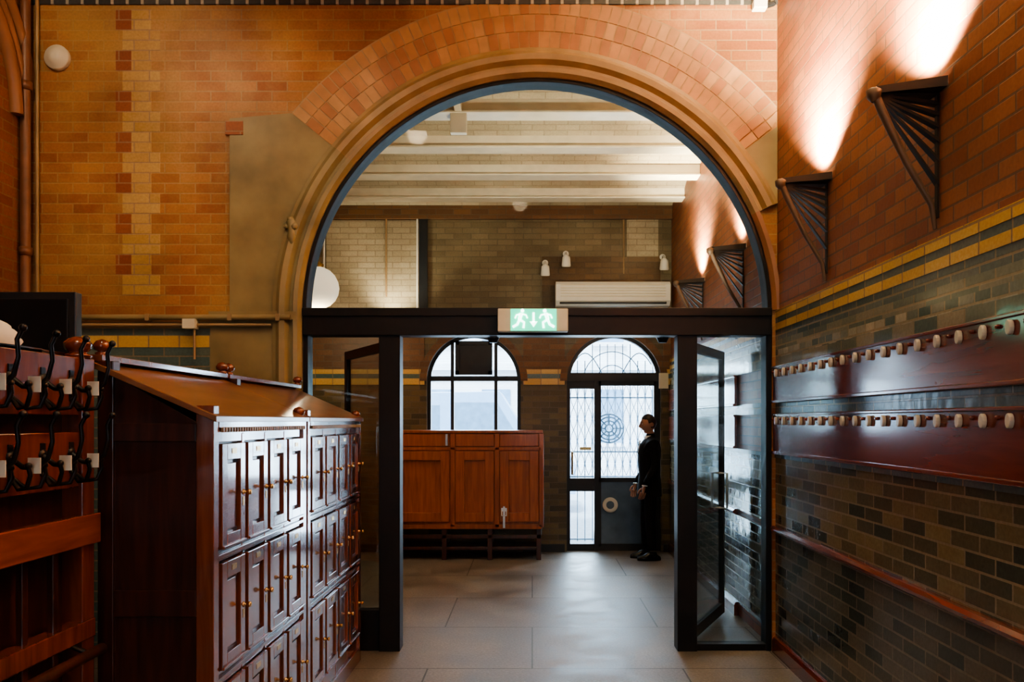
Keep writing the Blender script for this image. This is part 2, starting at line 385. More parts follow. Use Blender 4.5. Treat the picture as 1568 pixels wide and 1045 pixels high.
for y0,y1 in ((YB,WY-.01),(WY+WT+.96,FAR-.02)):
    pf=[(XR-.005,.88),(XR-.03,.885),(XR-.05,.90),(XR-.052,.915),(XR-.035,.93),(XR-.005,.935)]
    B.prism([(x,y0,z) for x,z in pf],(0,y1-y0,0),'wood_panel')
    B.prism([(x,y0,z) for x,z in ((XR-.002,0),(XR-.04,0),(XR-.04,.09),(XR-.03,.115),(XR-.002,.125))],(0,y1-y0,0),'wood_panel')
B.obj('trim_dado_rail',wr)

wl=empty('wall_left')
b=MB(); b.box(XL-.2,XL,YB-.2,FAR+.3,0,HC+.1,'brick_side'); b.obj('brickwork',wl)
b=MB()
b.box(XL,XL+.02,YB,WY,2.25,2.33,'tile_yellow_y'); b.box(XL,XL+.015,YB,WY,0,2.25,'tile_teal_y')
for rr,t in ((1.0,.05),(1.1,.035),(1.2,.045)):
    b.tube([(XL+.02,4.85+rr*math.cos(math.radians(a)),3.9+rr*1.0*math.sin(math.radians(a))) for a in range(0,181,6)],t,'stone_red',8)
b.obj('arch_trim',wl)
wb=empty('wall_back')
b=MB()
arch_wall(b,XL,XR,0,HC,YB-.2,YB,[(.2,.7,3.2,1.0)],'brick_front',20); b.obj('brickwork',wb)
b=MB()
for cx in (.2,):
    for dx in (-.7,-.25,.2,.65): b.box(cx+dx,cx+dx+.05,YB-.14,YB-.08,1.0,3.25,'white')
    for z in (1.0,1.7,2.45,3.2): b.box(cx-.7,cx+.7,YB-.14,YB-.08,z,z+.05,'white')
b.obj('window_bars',wb)

ff=empty('wall_far')
b=MB(); arch_wall(b,XL,XR,0,VZ+.2,FAR,FAR+.28,[(-.76,.61,2.22,1.50),(1.06,.61,2.22,0)],'brick_far',32); b.obj('brickwork',ff)
b=MB(); b.box(XL,XR,FAR-.05,FAR,3.02,VZ-.1,'brick_pale')
b.box(PX(830,FAR),PX(1010,FAR),FAR-.07,FAR-.04,3.08,3.82,'brick_far_brown')
b.box(XL,XR,FAR-.065,FAR,2.96,3.03,'stone'); b.box(-2.5,XR,FAR-.065,FAR-.04,4.3,4.36,'brick_far_red')
b.obj('upper_brickwork',ff)
b=MB()
for a,c in ((XL,-1.40),(-.12,.42),(1.70,XR)):
    b.box(a,c,FAR-.015,FAR,2.31,2.37,'tile_yellow_x'); b.box(a,c,FAR-.012,FAR,2.25,2.31,'tile_teal_x'); b.box(a,c,FAR-.015,FAR,2.17,2.25,'tile_yellow_x')
    b.box(a,c,FAR-.012,FAR,2.37,2.9,'brick_far_red')
    b.box(a,c,FAR-.03,FAR,0,.1,'frame_dark')
for cx in (-.76,1.06):
    ring(b,cx,2.22,[(.61,FAR+.01),(.61,FAR-.02),(.70,FAR-.02),(.70,FAR+.01)],0,180,30,'brick_far_red')
b.obj('tile_bands',ff)
b=MB(); D=FAR-.06
b.box(PX(500,D),PX(642,D),FAR-.07,FAR-.045,PZ(472,D),PZ(338,D),'brick_panel')
x0,x1,zt=PX(497,D),PX(640,D),PZ(335,D)
b.tube([(x0,FAR-.09,2.97),(x0,FAR-.09,zt),(x1,FAR-.09,zt),(x1,FAR-.09,2.97)],.018,'white',8)
b.tube([(PX(592,D),FAR-.09,PZ(318,D)),(PX(592,D),FAR-.09,3.3)],.012,'pipe',8)
b.box(PX(643,D),PX(655,D),FAR-.1,FAR-.045,3.0,4.3,'frame_dark')
b.tube([(PX(955,D),FAR-.06,3.6),(PX(955,D),FAR-.06,4.3)],.014,'pipe',8)
b.box(PX(960,D),PX(1008,D),FAR-.06,FAR-.045,3.82,4.3,'brick_panel')
b.obj('conduit_panel',ff)

b=MB(); b.box(-20,22,FAR+.36,40,-.15,-.02,'asphalt'); b.obj('ground_street')
b=MB(); b.box(-18,20,26,28,-.1,9,'ext_wall')
for i in range(19):
    for z in (1.0,4.2,7.0):
        x=-16+i*1.8; b.box(x,x+.9,25.93,26.01,z,z+1.7,'ext_glass'); b.box(x-.08,x+.98,25.88,26,z-.12,z,'ext_wall')
b.box(-18,20,25.7,26,3.3,3.5,'ext_wall'); b.obj('street_building')
vn=empty('parked_van')
b=MB(); y0=15; xa=-3.6
prof=[(xa,.35),(xa,1.35),(xa+.15,2.2),(xa+3.0,2.25),(xa+3.5,1.45),(xa+4.2,1.25),(xa+4.4,.9),(xa+4.4,.35)]
b.prism([(x,y0,z) for x,z in prof],(0,1.8,0),'van')
b.prism([(x,y0-.01,z) for x,z in [(xa+2.1,1.4),(xa+2.1,2.05),(xa+2.95,2.05),(xa+3.35,1.4)]],(0,.02,0),'ext_glass')
b.prism([(x,y0-.01,z) for x,z in [(xa+.3,1.4),(xa+.35,2.0),(xa+1.9,2.0),(xa+1.9,1.4)]],(0,.02,0),'ext_glass')
b.box(xa-.02,xa+.05,y0-.02,y0+.2,.9,1.2,'redlamp')
b.obj('body',vn,.04)
b=MB()
for x in (xa+.8,xa+3.5):
    for y in (y0+.02,y0+1.6): b.lathe((x,y-.02,.31),(0,1,0),[(0,.2),(.0,.33),(.2,.33),(.2,.2)],'tyre',20)
b.obj('wheels',vn)

w=empty('window_1')
b=MB(); cx=-.76; r=.61; yy=FAR+.10
ring(b,cx,2.22,[(r,yy-.03),(r,yy+.04),(r-.045,yy+.04),(r-.045,yy-.03)],0,180,30,'frame_dark')
b.box(cx-r,cx-r+.045,yy-.03,yy+.04,1.5,2.22,'frame_dark'); b.box(cx+r-.045,cx+r,yy-.03,yy+.04,1.5,2.22,'frame_dark')
b.box(cx-r,cx+r,yy-.04,yy+.04,2.22,2.285,'frame_dark'); b.box(cx-r,cx+r,yy-.04,yy+.04,1.5,1.545,'frame_dark')
for x in (-1.045,-.475): b.box(x-.022,x+.022,yy-.03,yy+.03,1.5,2.75,'frame_dark')
for x0,x1,z0,z1 in ((-1.0,-.95,2.3,2.74),(-.57,-.52,2.3,2.74),(-1.0,-.52,2.3,2.35),(-1.0,-.52,2.69,2.74)): b.box(x0,x1,yy-.10,yy-.05,z0,z1,'frame_dark')
b.box(-.95,-.57,yy-.08,yy-.07,2.35,2.69,'frame_dark')
b.obj('frame',w)
b=MB(); b.box(cx-r+.01,cx+r-.01,yy,yy+.006,1.52,2.24,'glass'); 
ring(b,cx,2.24,[(.01,yy),(.01,yy+.006),(r-.02,yy+.006),(r-.02,yy)],0,180,24,'glass'); b.obj('pane',w)
b=MB(); b.box(cx-r-.05,cx+r+.05,FAR-.06,FAR+.2,1.46,1.505,'wood_cab'); b.obj('sill',w,.005)

d=empty('door_1')
b=MB(); cx=1.06; yy=FAR+.10
ring(b,cx,2.22,[(r,yy-.03),(r,yy+.05),(r-.045,yy+.05),(r-.045,yy-.03)],0,180,30,'frame_dark')
b.box(cx-r,cx-r+.045,yy-.03,yy+.05,0,2.22,'frame_dark'); b.box(cx+r-.045,cx+r,yy-.03,yy+.05,0,2.22,'frame_dark')
b.box(cx-r,cx+r,yy-.05,yy+.05,2.22,2.33,'frame_dark')
b.box(.81,.865,yy-.05,yy+.05,0,2.22,'frame_dark')
b.box(.49,.81,yy-.03,yy+.03,.78,.95,'frame_dark'); b.box(.49,1.63,yy-.03,yy+.03,0,.09,'frame_dark')
b.box(.49,.81,yy-.03,yy+.03,2.12,2.22,'frame_dark')
b.box(.865,.90,yy-.03,yy+.03,.05,2.22,'frame_dark'); b.box(1.59,1.63,yy-.03,yy+.03,.05,2.22,'frame_dark')
b.box(.865,1.62,yy-.03,yy+.03,.90,.96,'frame_dark'); b.box(.865,1.62,yy-.03,yy+.03,2.16,2.22,'frame_dark')
b.box(.90,1.59,yy-.01,yy+.01,.09,.90,'kick')
b.obj('frame',d)
b=MB(); b.box(.5,.81,yy,yy+.006,.09,2.2,'glass'); b.box(.9,1.6,yy,yy+.006,.95,2.2,'glass')
ring(b,cx,2.24,[(.01,yy),(.01,yy+.006),(r-.02,yy+.006),(r-.02,yy)],0,180,24,'glass'); b.obj('pane',d)
b=MB(); b.lathe((1.02,yy-.03,.60),(0,1,0),[(0,.075),(.0,.10),(.012,.10),(.02,.09)],'white',24); b.lathe((1.02,yy-.034,.60),(0,1,0),[(0,.05),(.01,.055)],'kick',20)
b.tube([(.52,yy-.1,1.0),(.52,yy-.1,1.3)],.014,'brass'); b.tube([(.52,yy-.03,1.02),(.52,yy-.1,1.02)],.01,'brass'); b.tube([(.52,yy-.03,1.28),(.52,yy-.1,1.28)],.01,'brass')
b.box(.62,.77,yy-.06,yy-.03,1.32,1.36,'brass'); b.box(1.64,1.76,FAR-.05,FAR-.03,2.12,2.32,'cream')
b.obj('fittings',d)
b=MB(); gy=FAR+.24
for i in range(12):
    x=.5+.1*i; b.tube([(x,gy,.1),(x,gy,2.72 if .75<x<1.4 else 2.5)],.006,'grille',6)
for z in (.12,.95,1.28,2.0,2.2): b.box(.46,1.66,gy-.006,gy+.006,z,z+.018,'grille')
for i in range(11):
    for s in (-1,1):
        b.tube([(.55+.1*i+s*.045*math.sin(t*math.pi/4),gy+.008,.98+t*.075) for t in range(0,17)],.0045,'grille',5)
for rr in (.05,.1,.15,.19): 
    b.tube([(1.02+rr*math.cos(t*math.pi/12),gy-.012,1.60+rr*math.sin(t*math.pi/12)) for t in range(25)],.013,'grille',6)
for t in range(8):
    q=t*math.pi/4; b.tube([(1.02+.05*math.cos(q),gy-.012,1.6+.05*math.sin(q)),(1.02+.19*math.cos(q),gy-.012,1.6+.19*math.sin(q))],.011,'grille',6)
for rr in (.2,.38): b.tube([(1.06+rr*math.cos(t*math.pi/16),gy,2.24+rr*math.sin(t*math.pi/16)) for t in range(17)],.007,'grille',6)
for s in (-1,1):
    b.tube([(1.06+s*(.12+.4*t/10),gy,2.3+.3*math.sin(t/10*math.pi/1.2)) for t in range(11)],.008,'grille',6)
b.obj('grille',d)

# ------------------------------------------------------------------ glazed screen
sc=empty('door_2')
b=MB()
fy0,fy1=WY+.02,WY+.16
b.box(CX-R+.01,CX+R-.01,fy0-.03,fy1,2.33,2.52,'black'); b.box(CX-R+.01,CX+R-.01,fy0-.045,fy0-.02,2.47,2.53,'black')
b.box(-1.13,-.975,fy0-.01,fy1,0,2.34,'black'); b.box(1.07,1.215,fy0-.01,fy1,0,2.34,'black')
b.box(CX-R,CX-R+.04,fy0,fy1,0,2.34,'black'); b.box(CX+R-.04,CX+R,fy0,fy1,0,2.34,'black')
b.box(CX-R+.01,-1.12,fy0+.01,fy1-.04,0,.30,'black'); b.box(1.21,CX+R-.01,fy0+.01,fy1-.04,0,.05,'black')
ring(b,CX,SP,[(R+.002,WY+.01),(R+.002,WY+.165),(R-.03,WY+.165),(R-.03,WY+.01)],0,180,64,'black')
b.obj('frame',sc,.004)
b=MB()
b.box(CX-R+.03,-1.12,fy0+.06,fy0+.07,.3,2.34,'glass'); b.box(1.21,CX+R-.03,fy0+.06,fy0+.07,.05,2.34,'glass')
ring(b,CX,SP,[(.005,fy0+.05),(.005,fy0+.06),(R-.02,fy0+.06),(R-.02,fy0+.05)],0,180,48,'glass_arch')
b.obj('pane',sc)
def leaf(name,p0,p1,z0=.03,z1=2.3):
    e=empty(name); b=MB()
    p0=Vector(p0);p1=Vector(p1); dv=(p1-p0); L=dv.length; dv.normalize(); nv=Vector((-dv.y,dv.x,0))*.02
    def bar(a,c,za,zb,k='black',t=1):
        A=p0+dv*a; C=p0+dv*c; n=nv*t
        b.hexa([(*(A-n).xy,za),(*(C-n).xy,za),(*(C+n).xy,za),(*(A+n).xy,za),(*(A-n).xy,zb),(*(C-n).xy,zb),(*(C+n).xy,zb),(*(A+n).xy,zb)],k)
    bar(0,.06,z0,z1); bar(L-.06,L,z0,z1); bar(.06,L-.06,z0,z0+.09); bar(.06,L-.06,z1-.07,z1)
    bar(.06,L-.06,z0+.09,z1-.07,'glass',.15)
    for a in (L-.1,):
        A=p0+dv*a
        for s in (-1,1):
            q=A+nv*3.2*s
            b.tube([(A.x,A.y,.95),(q.x,q.y,.95),(q.x,q.y,1.25),(A.x,A.y,1.25)],.01,'steel')
    b.obj('leaf',e); return e
leaf('door_3',(1.20,6.20,0),(1.66,7.13,0)); leaf('door_4',(-1.12,6.20,0),(-1.62,7.13,0))

e=empty('exit_sign'); y=WY-.13
b=MB(); D=y
x0,x1,z0,z1=PX(762,D),PX(870,D),2.345,2.51
b.box(x0,x1,y,y+.098,z0,z1,'cream'); b.obj('housing',e,.006)
b=MB(); a,c=PX(782,D),PX(852,D); b.box(a,c,y-.006,y+.001,z0+.004,z1-.004,'green'); b.obj('panel',e)
b=MB(); yy=y-.010
def man_pict(cx,s):
    K=1.2
    P=lambda u,v:(cx+s*u*K,yy,2.43+v*K)
    b.lathe((cx+s*.012*K,yy+.003,2.43+.052*K),(0,-1,0),[(0,.013),(.004,.013)],'signwhite',12)
    b.tube([P(.006,.036),P(-.006,0)],.013,'signwhite',6)
    b.tube([P(.006,.034),P(.034,.026),P(.042,.006)],.006,'signwhite',6); b.tube([P(.002,.034),P(-.024,.026),P(-.032,.006)],.006,'signwhite',6)
    b.tube([P(-.006,0),P(.022,-.018),P(.018,-.052)],.009,'signwhite',6); b.tube([P(-.006,0),P(-.018,-.03),P(-.046,-.046)],.009,'signwhite',6)
man_pict(a+.07,1); man_pict(c-.07,-1)
m=(a+c)/2; b.box(m-.008,m+.008,yy,yy+.004,2.41,2.48,'signwhite'); b.prism([(m-.028,yy,2.415),(m+.028,yy,2.415),(m,yy,2.375)],(0,.004,0),'signwhite')
b.obj('pictogram',e)

# ------------------------------------------------------------------ sconces
def sconce(y,energy):
    e=empty('fan_wall_sconce'); b=MB(); zt=3.15; t=(XR-.28,y,zt-.005); W=.018
    for i in range(7):
        a=math.radians(-1+i*9.6)
        ze=zt-.004-math.tan(a)*.27 if i<6 else zt-.40
        p=Vector(t); q=Vector((XR-.004,y,ze)); dz=.005
        b.hexa([(p.x,y-.008,p.z-dz),(q.x,y-W,q.z-dz*1.6),(q.x,y+W,q.z-dz*1.6),(p.x,y+.008,p.z-dz),(p.x,y-.008,p.z+dz),(q.x,y-W,q.z+dz*1.6),(q.x,y+W,q.z+dz*1.6),(p.x,y+.008,p.z+dz)],'rib')
    b.tube([(t[0]-.01,y,t[2]+.03),(t[0]+.035,y,t[2]-.08),(t[0]+.14,y,t[2]-.30),(XR-.03,y,2.66),(XR-.014,y,2.55)],[.020,.020,.016,.014,.009],'ribedge',8)
    b.lathe((t[0]-.005,y,t[2]-.03),(0,0,1),[(0,.012),(.02,.03),(.05,.034),(.06,.02)],'ribedge',14)
    b.box(XR-.01,XR,y-.012,y+.012,2.6,3.17,'rib')
    b.hexa([(t[0],y-.012,zt),(XR-.004,y-.09,zt),(XR-.004,y+.09,zt),(t[0],y+.012,zt),(t[0],y-.014,zt+.012),(XR-.004,y-.095,zt+.016),(XR-.004,y+.095,zt+.016),(t[0],y+.014,zt+.012)],'rib')
    for s in (-1,1):
        b.hexa([(t[0],y+s*.014,zt),(t[0],y+s*.006,zt),(XR-.004,y+s*.085,zt),(XR-.004,y+s*.095,zt),(t[0],y+s*.014,zt+.03),(t[0],y+s*.006,zt+.03),(XR-.004,y+s*.085,zt+.045),(XR-.004,y+s*.095,zt+.045)],'rib')
    b.obj('fan',e)
    b=MB(); b.lathe((XR-.085,y,zt+.018),(0,0,1),[(0,.035),(.01,.04),(.02,.03)],'lamp',14); b.obj('bulb',e)
    l=bpy.data.lights.new('uplight','SPOT'); l.energy=energy; l.color=(1,.83,.58); l.spot_size=math.radians(125); l.spot_blend=1; l.shadow_soft_size=.035
    o=bpy.data.objects.new('uplight',l); COL.objects.link(o); o.location=(XR-.16,y,zt+.10); o.parent=e
    o.rotation_euler=Vector((.42,0,1)).to_track_quat('-Z','Y').to_euler()
for y in (2.2,3.62,4.98): sconce(y,2100)
for y in (6.95,8.6): sconce(y,700)

# ------------------------------------------------------------------ locker bank
XF=-1.23; XBK=-1.66
def locker_unit(y0,y1,ncol):
    e=empty('oak_locker_bank'); b=MB()
    b.box(XBK,XF-.02,y0+.01,y1-.01,.0,1.69,'wood_dark')
    b.box(XF-.055,XF+.012,y0,y0+.055,0,1.76,'wood_locker'); b.box(XF-.055,XF+.012,y1-.055,y1,0,1.72,'wood_locker')
    b.box(XBK,XBK+.06,y0-.004,y0+.05,0,1.93,'wood_dark')
    for z0,z1 in ((0,.14),(.95,1.05),(1.62,1.69)): b.box(XBK+.06,XF-.055,y0-.002,y0+.02,z0,z1,'wood_dark')
    b.prism([(XF-.03,y0+.012,1.68),(XBK,y0+.012,1.68),(XBK,y0+.012,1.91)],(0,y1-y0-.024,0),'wood_dark')
    b.hexa([(XBK-.03,y0-.02,1.91),(XF+.03,y0-.02,1.695),(XF+.03,y1,1.695),(XBK-.03,y1,1.91),(XBK-.03,y0-.02,1.935),(XF+.03,y0-.02,1.72),(XF+.03,y1,1.72),(XBK-.03,y1,1.935)],'wood_top')
    b.box(XBK-.03,XBK+.02,y0,y1,1.93,1.955,'wood_locker')
    zr=[(0,.20),(.655,.715),(1.145,1.19),(1.615,1.70)]
    for z0,z1 in zr: b.box(XF-.02,XF,y0+.05,y1-.05,z0,z1,'wood_locker')
    b.box(XF-.01,XF+.014,y0+.05,y1-.05,1.672,1.70,'wood_locker')
    b.box(XF,XF+.012,y0+.05,y1-.05,0,.10,'wood_locker')
    for z in (.686,1.168): b.box(XF,XF+.012,y0+.05,y1-.05,z-.01,z+.008,'wood_locker')
    k=y0+.07
    while k<y1-.06:
        b.box(XF+.012,XF+.024,k,k+.014,1.655,1.675,'stone_lt'); k+=.03
    w=(y1-y0-.11)/ncol
    for i in range(ncol+1):
        yy=y0+.055+w*i; b.box(XF-.02,XF+.002,yy-.014,yy+.014,.1,1.65,'wood_locker')
    b.obj('carcass',e,.003)
    b=MB(); h=MB()
    for i in range(ncol):
        ya=y0+.055+w*i+.018; yb=ya+w-.036
        for z0,z1 in ((.205,.65),(.72,1.14),(1.195,1.61)):
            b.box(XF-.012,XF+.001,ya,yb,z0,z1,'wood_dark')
            s=.055
            b.box(XF-.008,XF+.018,ya,ya+s,z0,z1,'wood_locker'); b.box(XF-.008,XF+.018,yb-s,yb,z0,z1,'wood_locker')
            b.box(XF-.008,XF+.018,ya+s,yb-s,z1-s*1.2,z1,'wood_locker'); b.box(XF-.008,XF+.018,ya+s,yb-s,z0,z0+s,'wood_locker')
            A,C,Z0,Z1=ya+s+.012,yb-s-.012,z0+s+.014,z1-s*1.2-.014
            b.box(XF,XF+.007,A,C,Z0,Z1,'wood_locker')
            b.box(XF+.018,XF+.026,ya,yb,z0,z0+.012,'wood_locker')
            h.lathe((XF+.016,yb-.022,(z0+z1)/2),(1,0,0),[(0,.010),(.004,.012),(.008,.005),(.018,.005),(.023,.011),(.031,.012),(.036,.007)],'brass',12)
            h.box(XF+.018,XF+.020,yb-.03,yb-.014,(z0+z1)/2-.055,(z0+z1)/2-.02,'brass')
            h.box(XF+.018,XF+.020,(ya+yb)/2-.025,(ya+yb)/2+.025,z1-.042,z1-.020,'brass')
    b.obj('locker_doors',e,.0025); h.obj('fittings',e)
    b=MB()
    for (x,y,z) in ((XBK+.0,y0+.03,1.95),(XBK,y1-.03,1.95),(XF-.02,y1-.03,1.71)):
        b.lathe((x,y,z),(0,0,1),[(0,.022),(.012,.026),(.018,.014),(.026,.03),(.042,.033),(.058,.022),(.066,.002)],'wood_red',14)
    b.obj('finials',e)
locker_unit(3.12,4.40,4); locker_unit(4.43,5.80,4)

# ------------------------------------------------------------------ coat rack
e=empty('coat_rack'); b=MB(); XK=-1.66; ya,yb=1.3,3.04
for y in (ya,2.15,yb-.08):
    b.box(XK-.05,XK+.03,y,y+.08,0,1.93,'wood_red')
b.lathe((XK-.01,yb-.04,1.93),(0,0,1),[(0,.045),(.012,.05),(.02,.03),(.035,.045),(.055,.05),(.07,.035),(.08,.01)],'wood_red',16)
for z0,z1 in ((1.72,1.93),(1.46,1.66)): b.box(XK-.01,XK+.015,ya,yb-.04,z0,z1,'wood_red')
b.box(XK-.2,XK+.05,ya,yb,1.30,1.345,'wood_orange_lit'); b.box(XK+.03,XK+.055,ya,yb,1.25,1.36,'wood_orange_lit')
for z0,z1 in ((.90,.97),(.50,.56),(.10,.16)): b.box(XK-.03,XK+.035,ya,yb,z0,z1,'wood_red')
y=ya+.15
while y<yb-.1: b.box(XK-.012,XK+.012,y,y+.03,.13,1.27,'wood_dark'); y+=.17
b.box(XK-.06,XK-.045,ya,yb,.1,1.95,'wood_dark')
b.tube([(XK+.09,2.35,.87),(XK+.09,2.98,.87)],.02,'wood_dark',10); 
for yy in (2.4,2.9): b.tube([(XK+.02,yy,.9),(XK+.09,yy,.87)],.01,'iron')
b.obj('stand',e,.005)
b=MB(); g=MB()
y=1.55; 
while y<3.03:
    for z,s in ((1.84,1),(1.585,1)):
        x=XK+.015
        b.lathe((x,y,z-.0),(1,0,0),[(0,.02),(.006,.02),(.009,.01)],'iron',10)
        b.box(x,x+.005,y-.012,y+.012,z-.07,z+.04,'iron')
        b.tube([(x,y,z),(x+.04,y,z-.03),(x+.085,y,z-.035),(x+.12,y,z-.005),(x+.135,y,z+.05),(x+.13,y,z+.10),(x+.145,y,z+.13)],[.009,.009,.009,.008,.007,.007,.007],'iron',8)
        b.ball((x+.148,y,z+.135),.012,'iron',10)
        for sg in (-1,1):
            b.tube([(x,y,z-.06),(x+.04,y+sg*.02,z-.10),(x+.075,y+sg*.035,z-.095),(x+.09,y+sg*.04,z-.055),(x+.085,y+sg*.042,z-.03)],.007,'iron',8)
            b.ball((x+.085,y+sg*.042,z-.025),.011,'iron',10)
        g.hexa([(x+.07,y-.022,z-.05),(x+.11,y-.022,z-.05),(x+.11,y-.018,z-.05),(x+.07,y-.018,z-.05),(x+.07,y-.022,z+.0),(x+.11,y-.022,z+.0),(x+.11,y-.018,z+.0),(x+.07,y-.018,z+.0)],'tag')
        g.tube([(x+.09,y-.018,z-.02),(x+.09,y,z-.03)],.003,'iron')
    y+=.17
b.obj('hooks',e); g.obj('number_tags',e)
b=MB()
n=12;m_=16;vs=[];fs=[]
for i in range(n+1):
    for j in range(m_):
        q=2*math.pi*j/m_; rr=(1+.18*math.sin(3*q)+.08*math.sin(7*q+i))*math.sqrt(max(0,1-(i/n)**2))
        vs.append((XK-.14+.10*rr*math.cos(q),2.62+.16*rr*math.sin(q),1.95+.10*i/n))
for i in range(n):
    for j in range(m_): fs.append((i*m_+j,i*m_+(j+1)%m_,(i+1)*m_+(j+1)%m_,(i+1)*m_+j))
b.add(vs,fs,'cloth',True); b.box(XK-.26,XK-.045,2.4,2.84,1.93,1.952,'wood_dark'); b.box(XK-.26,XK-.24,2.42,2.46,0,1.94,'wood_dark');b.box(XK-.26,XK-.24,2.78,2.82,0,1.94,'wood_dark'); b.obj('folded_cloth_shelf',e)

e=empty('display_stand'); b=MB(); D=3.5
x0,x1,z0,z1=-2.75,PX(116,D),PZ(560,D),PZ(447,D)
b.box(x0,x1,D,D+.05,z0,z1,'frame_dark'); b.box(x0+.03,x1-.03,D-.006,D+.004,z0+.03,z1-.03,'black')
b.box(-2.4,-2.3,D+.05,D+.09,.02,z1-.1,'frame_dark'); b.lathe((-2.35,D+.07,0),(0,0,1),[(0,.25),(.02,.25),(.03,.06)],'frame_dark',24)
b.obj('panel',e,.006)

# ------------------------------------------------------------------ far cabinet
e=empty('storage_cabinet'); b=MB(); y0,y1=9.95,10.45; xa,xb=-1.74,.11
b.box(xa,xb,y0+.02,y1,.42,1.55,'wood_cab'); b.box(xa-.02,xb+.02,y0-.01,y1+.02,1.55,1.585,'wood_cab')
b.box(xa-.01,xb+.01,y0,y1,.38,.44,'wood_cab')
cols=[xa,PX(693,y0),PX(761,y0),xb]
for x in cols:
    b.box(x-.03,x+.03,y0,y0+.05,.4,1.55,'wood_cab')
for x in (xa+.03,PX(680,y0),PX(750,y0),xb-.03):
    b.box(x-.03,x+.03,y0+.01,y0+.07,0,.42,'wood_dark'); b.box(x-.03,x+.03,y1-.08,y1-.02,0,.42,'wood_dark')
b.box(xa,xb,y0+.03,y1-.03,.12,.16,'wood_dark'); b.box(xa,xb,y0+.01,y0+.04,.26,.31,'wood_dark')
b.box(xa,xb,y0,y0+.04,1.34,1.38,'wood_cab')
for i in range(3):
    x0,x1=cols[i]+.035,cols[i+1]-.035
    z0,z1=.47,1.33; s=.11
    b.box(x0,x0+s,y0-.02,y0+.02,z0,z1,'wood_cab'); b.box(x1-s,x1,y0-.02,y0+.02,z0,z1,'wood_cab'); b.box(x0+s,x1-s,y0-.02,y0+.02,z1-s,z1,'wood_cab'); b.box(x0+s,x1-s,y0-.02,y0+.02,z0,z0+s,'wood_cab')
    b.box(x0,x1,y0+.0,y0+.02,1.39,1.54,'wood_cab')
b.obj('body',e,.005)
b=MB(); x=PX(772,y0); b.box(x-.035,x+.035,y0-.035,y0-.018,.60,.64,'steel'); b.box(x-.012,x+.012,y0-.05,y0-.018,.40,.66,'steel'); b.tube([(x-.03,y0-.03,.62),(x-.03,y0-.06,.55),(x+.03,y0-.06,.55),(x+.03,y0-.03,.62)],.008,'steel')
x=PX(684,y0); b.box(x-.012,x+.012,y0-.03,y0-.0,1.40,1.54,'steel'); b.obj('latch',e)

# ------------------------------------------------------------------ air conditioner & spot fixtures
e=empty('air_conditioner'); b=MB(); D=10.25
x0,x1,z0,z1=PX(851,D),1.735,PZ(468,D),PZ(431,D)
b.prism([(x0,FAR-.105,z0),(x0,D+.04,z0),(x0,D-.02,z0+.06),(x0,D-.02,z1-.04),(x0,D+.02,z1),(x0,FAR-.105,z1)],(x1-x0,0,0),'white')
for i in range(5): b.box(x0+.06,x1-.06,D-.03,D-.018,z0+.11+.035*i,z0+.12+.035*i,'cream')
b.box(x0+.05,x1-.05,D-.018,D+.02,z0+.02,z0+.045,'frame_dark'); b.obj('casing',e,.008)
for px,py in ((835,412),(867,398),(1017,403)):
    e=empty('spot_lamp'); b=MB(); x=PX(px,10.4); z=PZ(py,10.4)
    b.lathe((x,10.4,z-.09),(0,-.2,1),[(0,.05),(.01,.06),(.12,.05),(.15,.02)],'white',14); b.tube([(x,10.4,z+.03),(x,10.45,z+.1),(x,FAR-.075,z+.1)],.012,'white'); b.lathe((x,FAR-.08,z+.1),(0,1,0),[(0,.04),(.008,.04)],'white',12)
    b.obj('head',e)

e=empty('alarm_sounder'); b=MB(); x,z=PX(90,WY),PZ(90,WY)
b.lathe((x,WY,z),(0,-1,0),[(0,.09),(.03,.092),(.04,.085),(.045,.06),(.06,.055),(.065,.02)],'cream',28); b.obj('disc',e)
e=empty('wall_conduit'); b=MB()
yy=WY-.05
b.tube([(XL+.03,yy,2.455),(-1.76,yy,2.455)],.022,'stone',10); b.tube([(XL+.03,yy,2.40),(-1.9,yy,2.40)],.012,'pipe',8)
b.tube([(PX(302,WY),yy,2.42),(PX(302,WY),yy,2.15)],.010,'pipe',8); 
x=PX(297,WY); b.box(x-.045,x+.045,WY-.10,WY-.02,2.37,2.44,'cream')
for x in (-3.3,-2.8,-2.2,-1.85): b.box(x-.015,x+.015,WY-.075,WY-.01,2.43,2.48,'pipe')
b.obj('pipes',e)
e=empty('downpipe'); b=MB()
b.tube([(XL+.045,WY-.08,0),(XL+.045,WY-.08,HC)],.035,'pipe_red',12)
b.tube([(XL+.095,WY-.022,2.5),(XL+.095,WY-.022,HC)],.014,'stone_lt',8)
for z in (1.5,2.9,4.1): b.lathe((XL+.047,WY-.08,z),(0,0,1),[(0,.035),(.0,.045),(.06,.045),(.06,.035)],'pipe_red',12)
b.obj('pipes',e)
e=empty('security_sensor'); b=MB(); x,z=PX(1160,WY),PZ(14,WY); b.box(x-.05,x+.05,WY-.09,WY-.015,z-.03,z+.03,'white'); b.lathe((x+.05,WY-.05,z),(1,0,.3),[(0,.02),(.06,.02),(.07,.01)],'frame_dark',10); b.obj('body',e,.01)

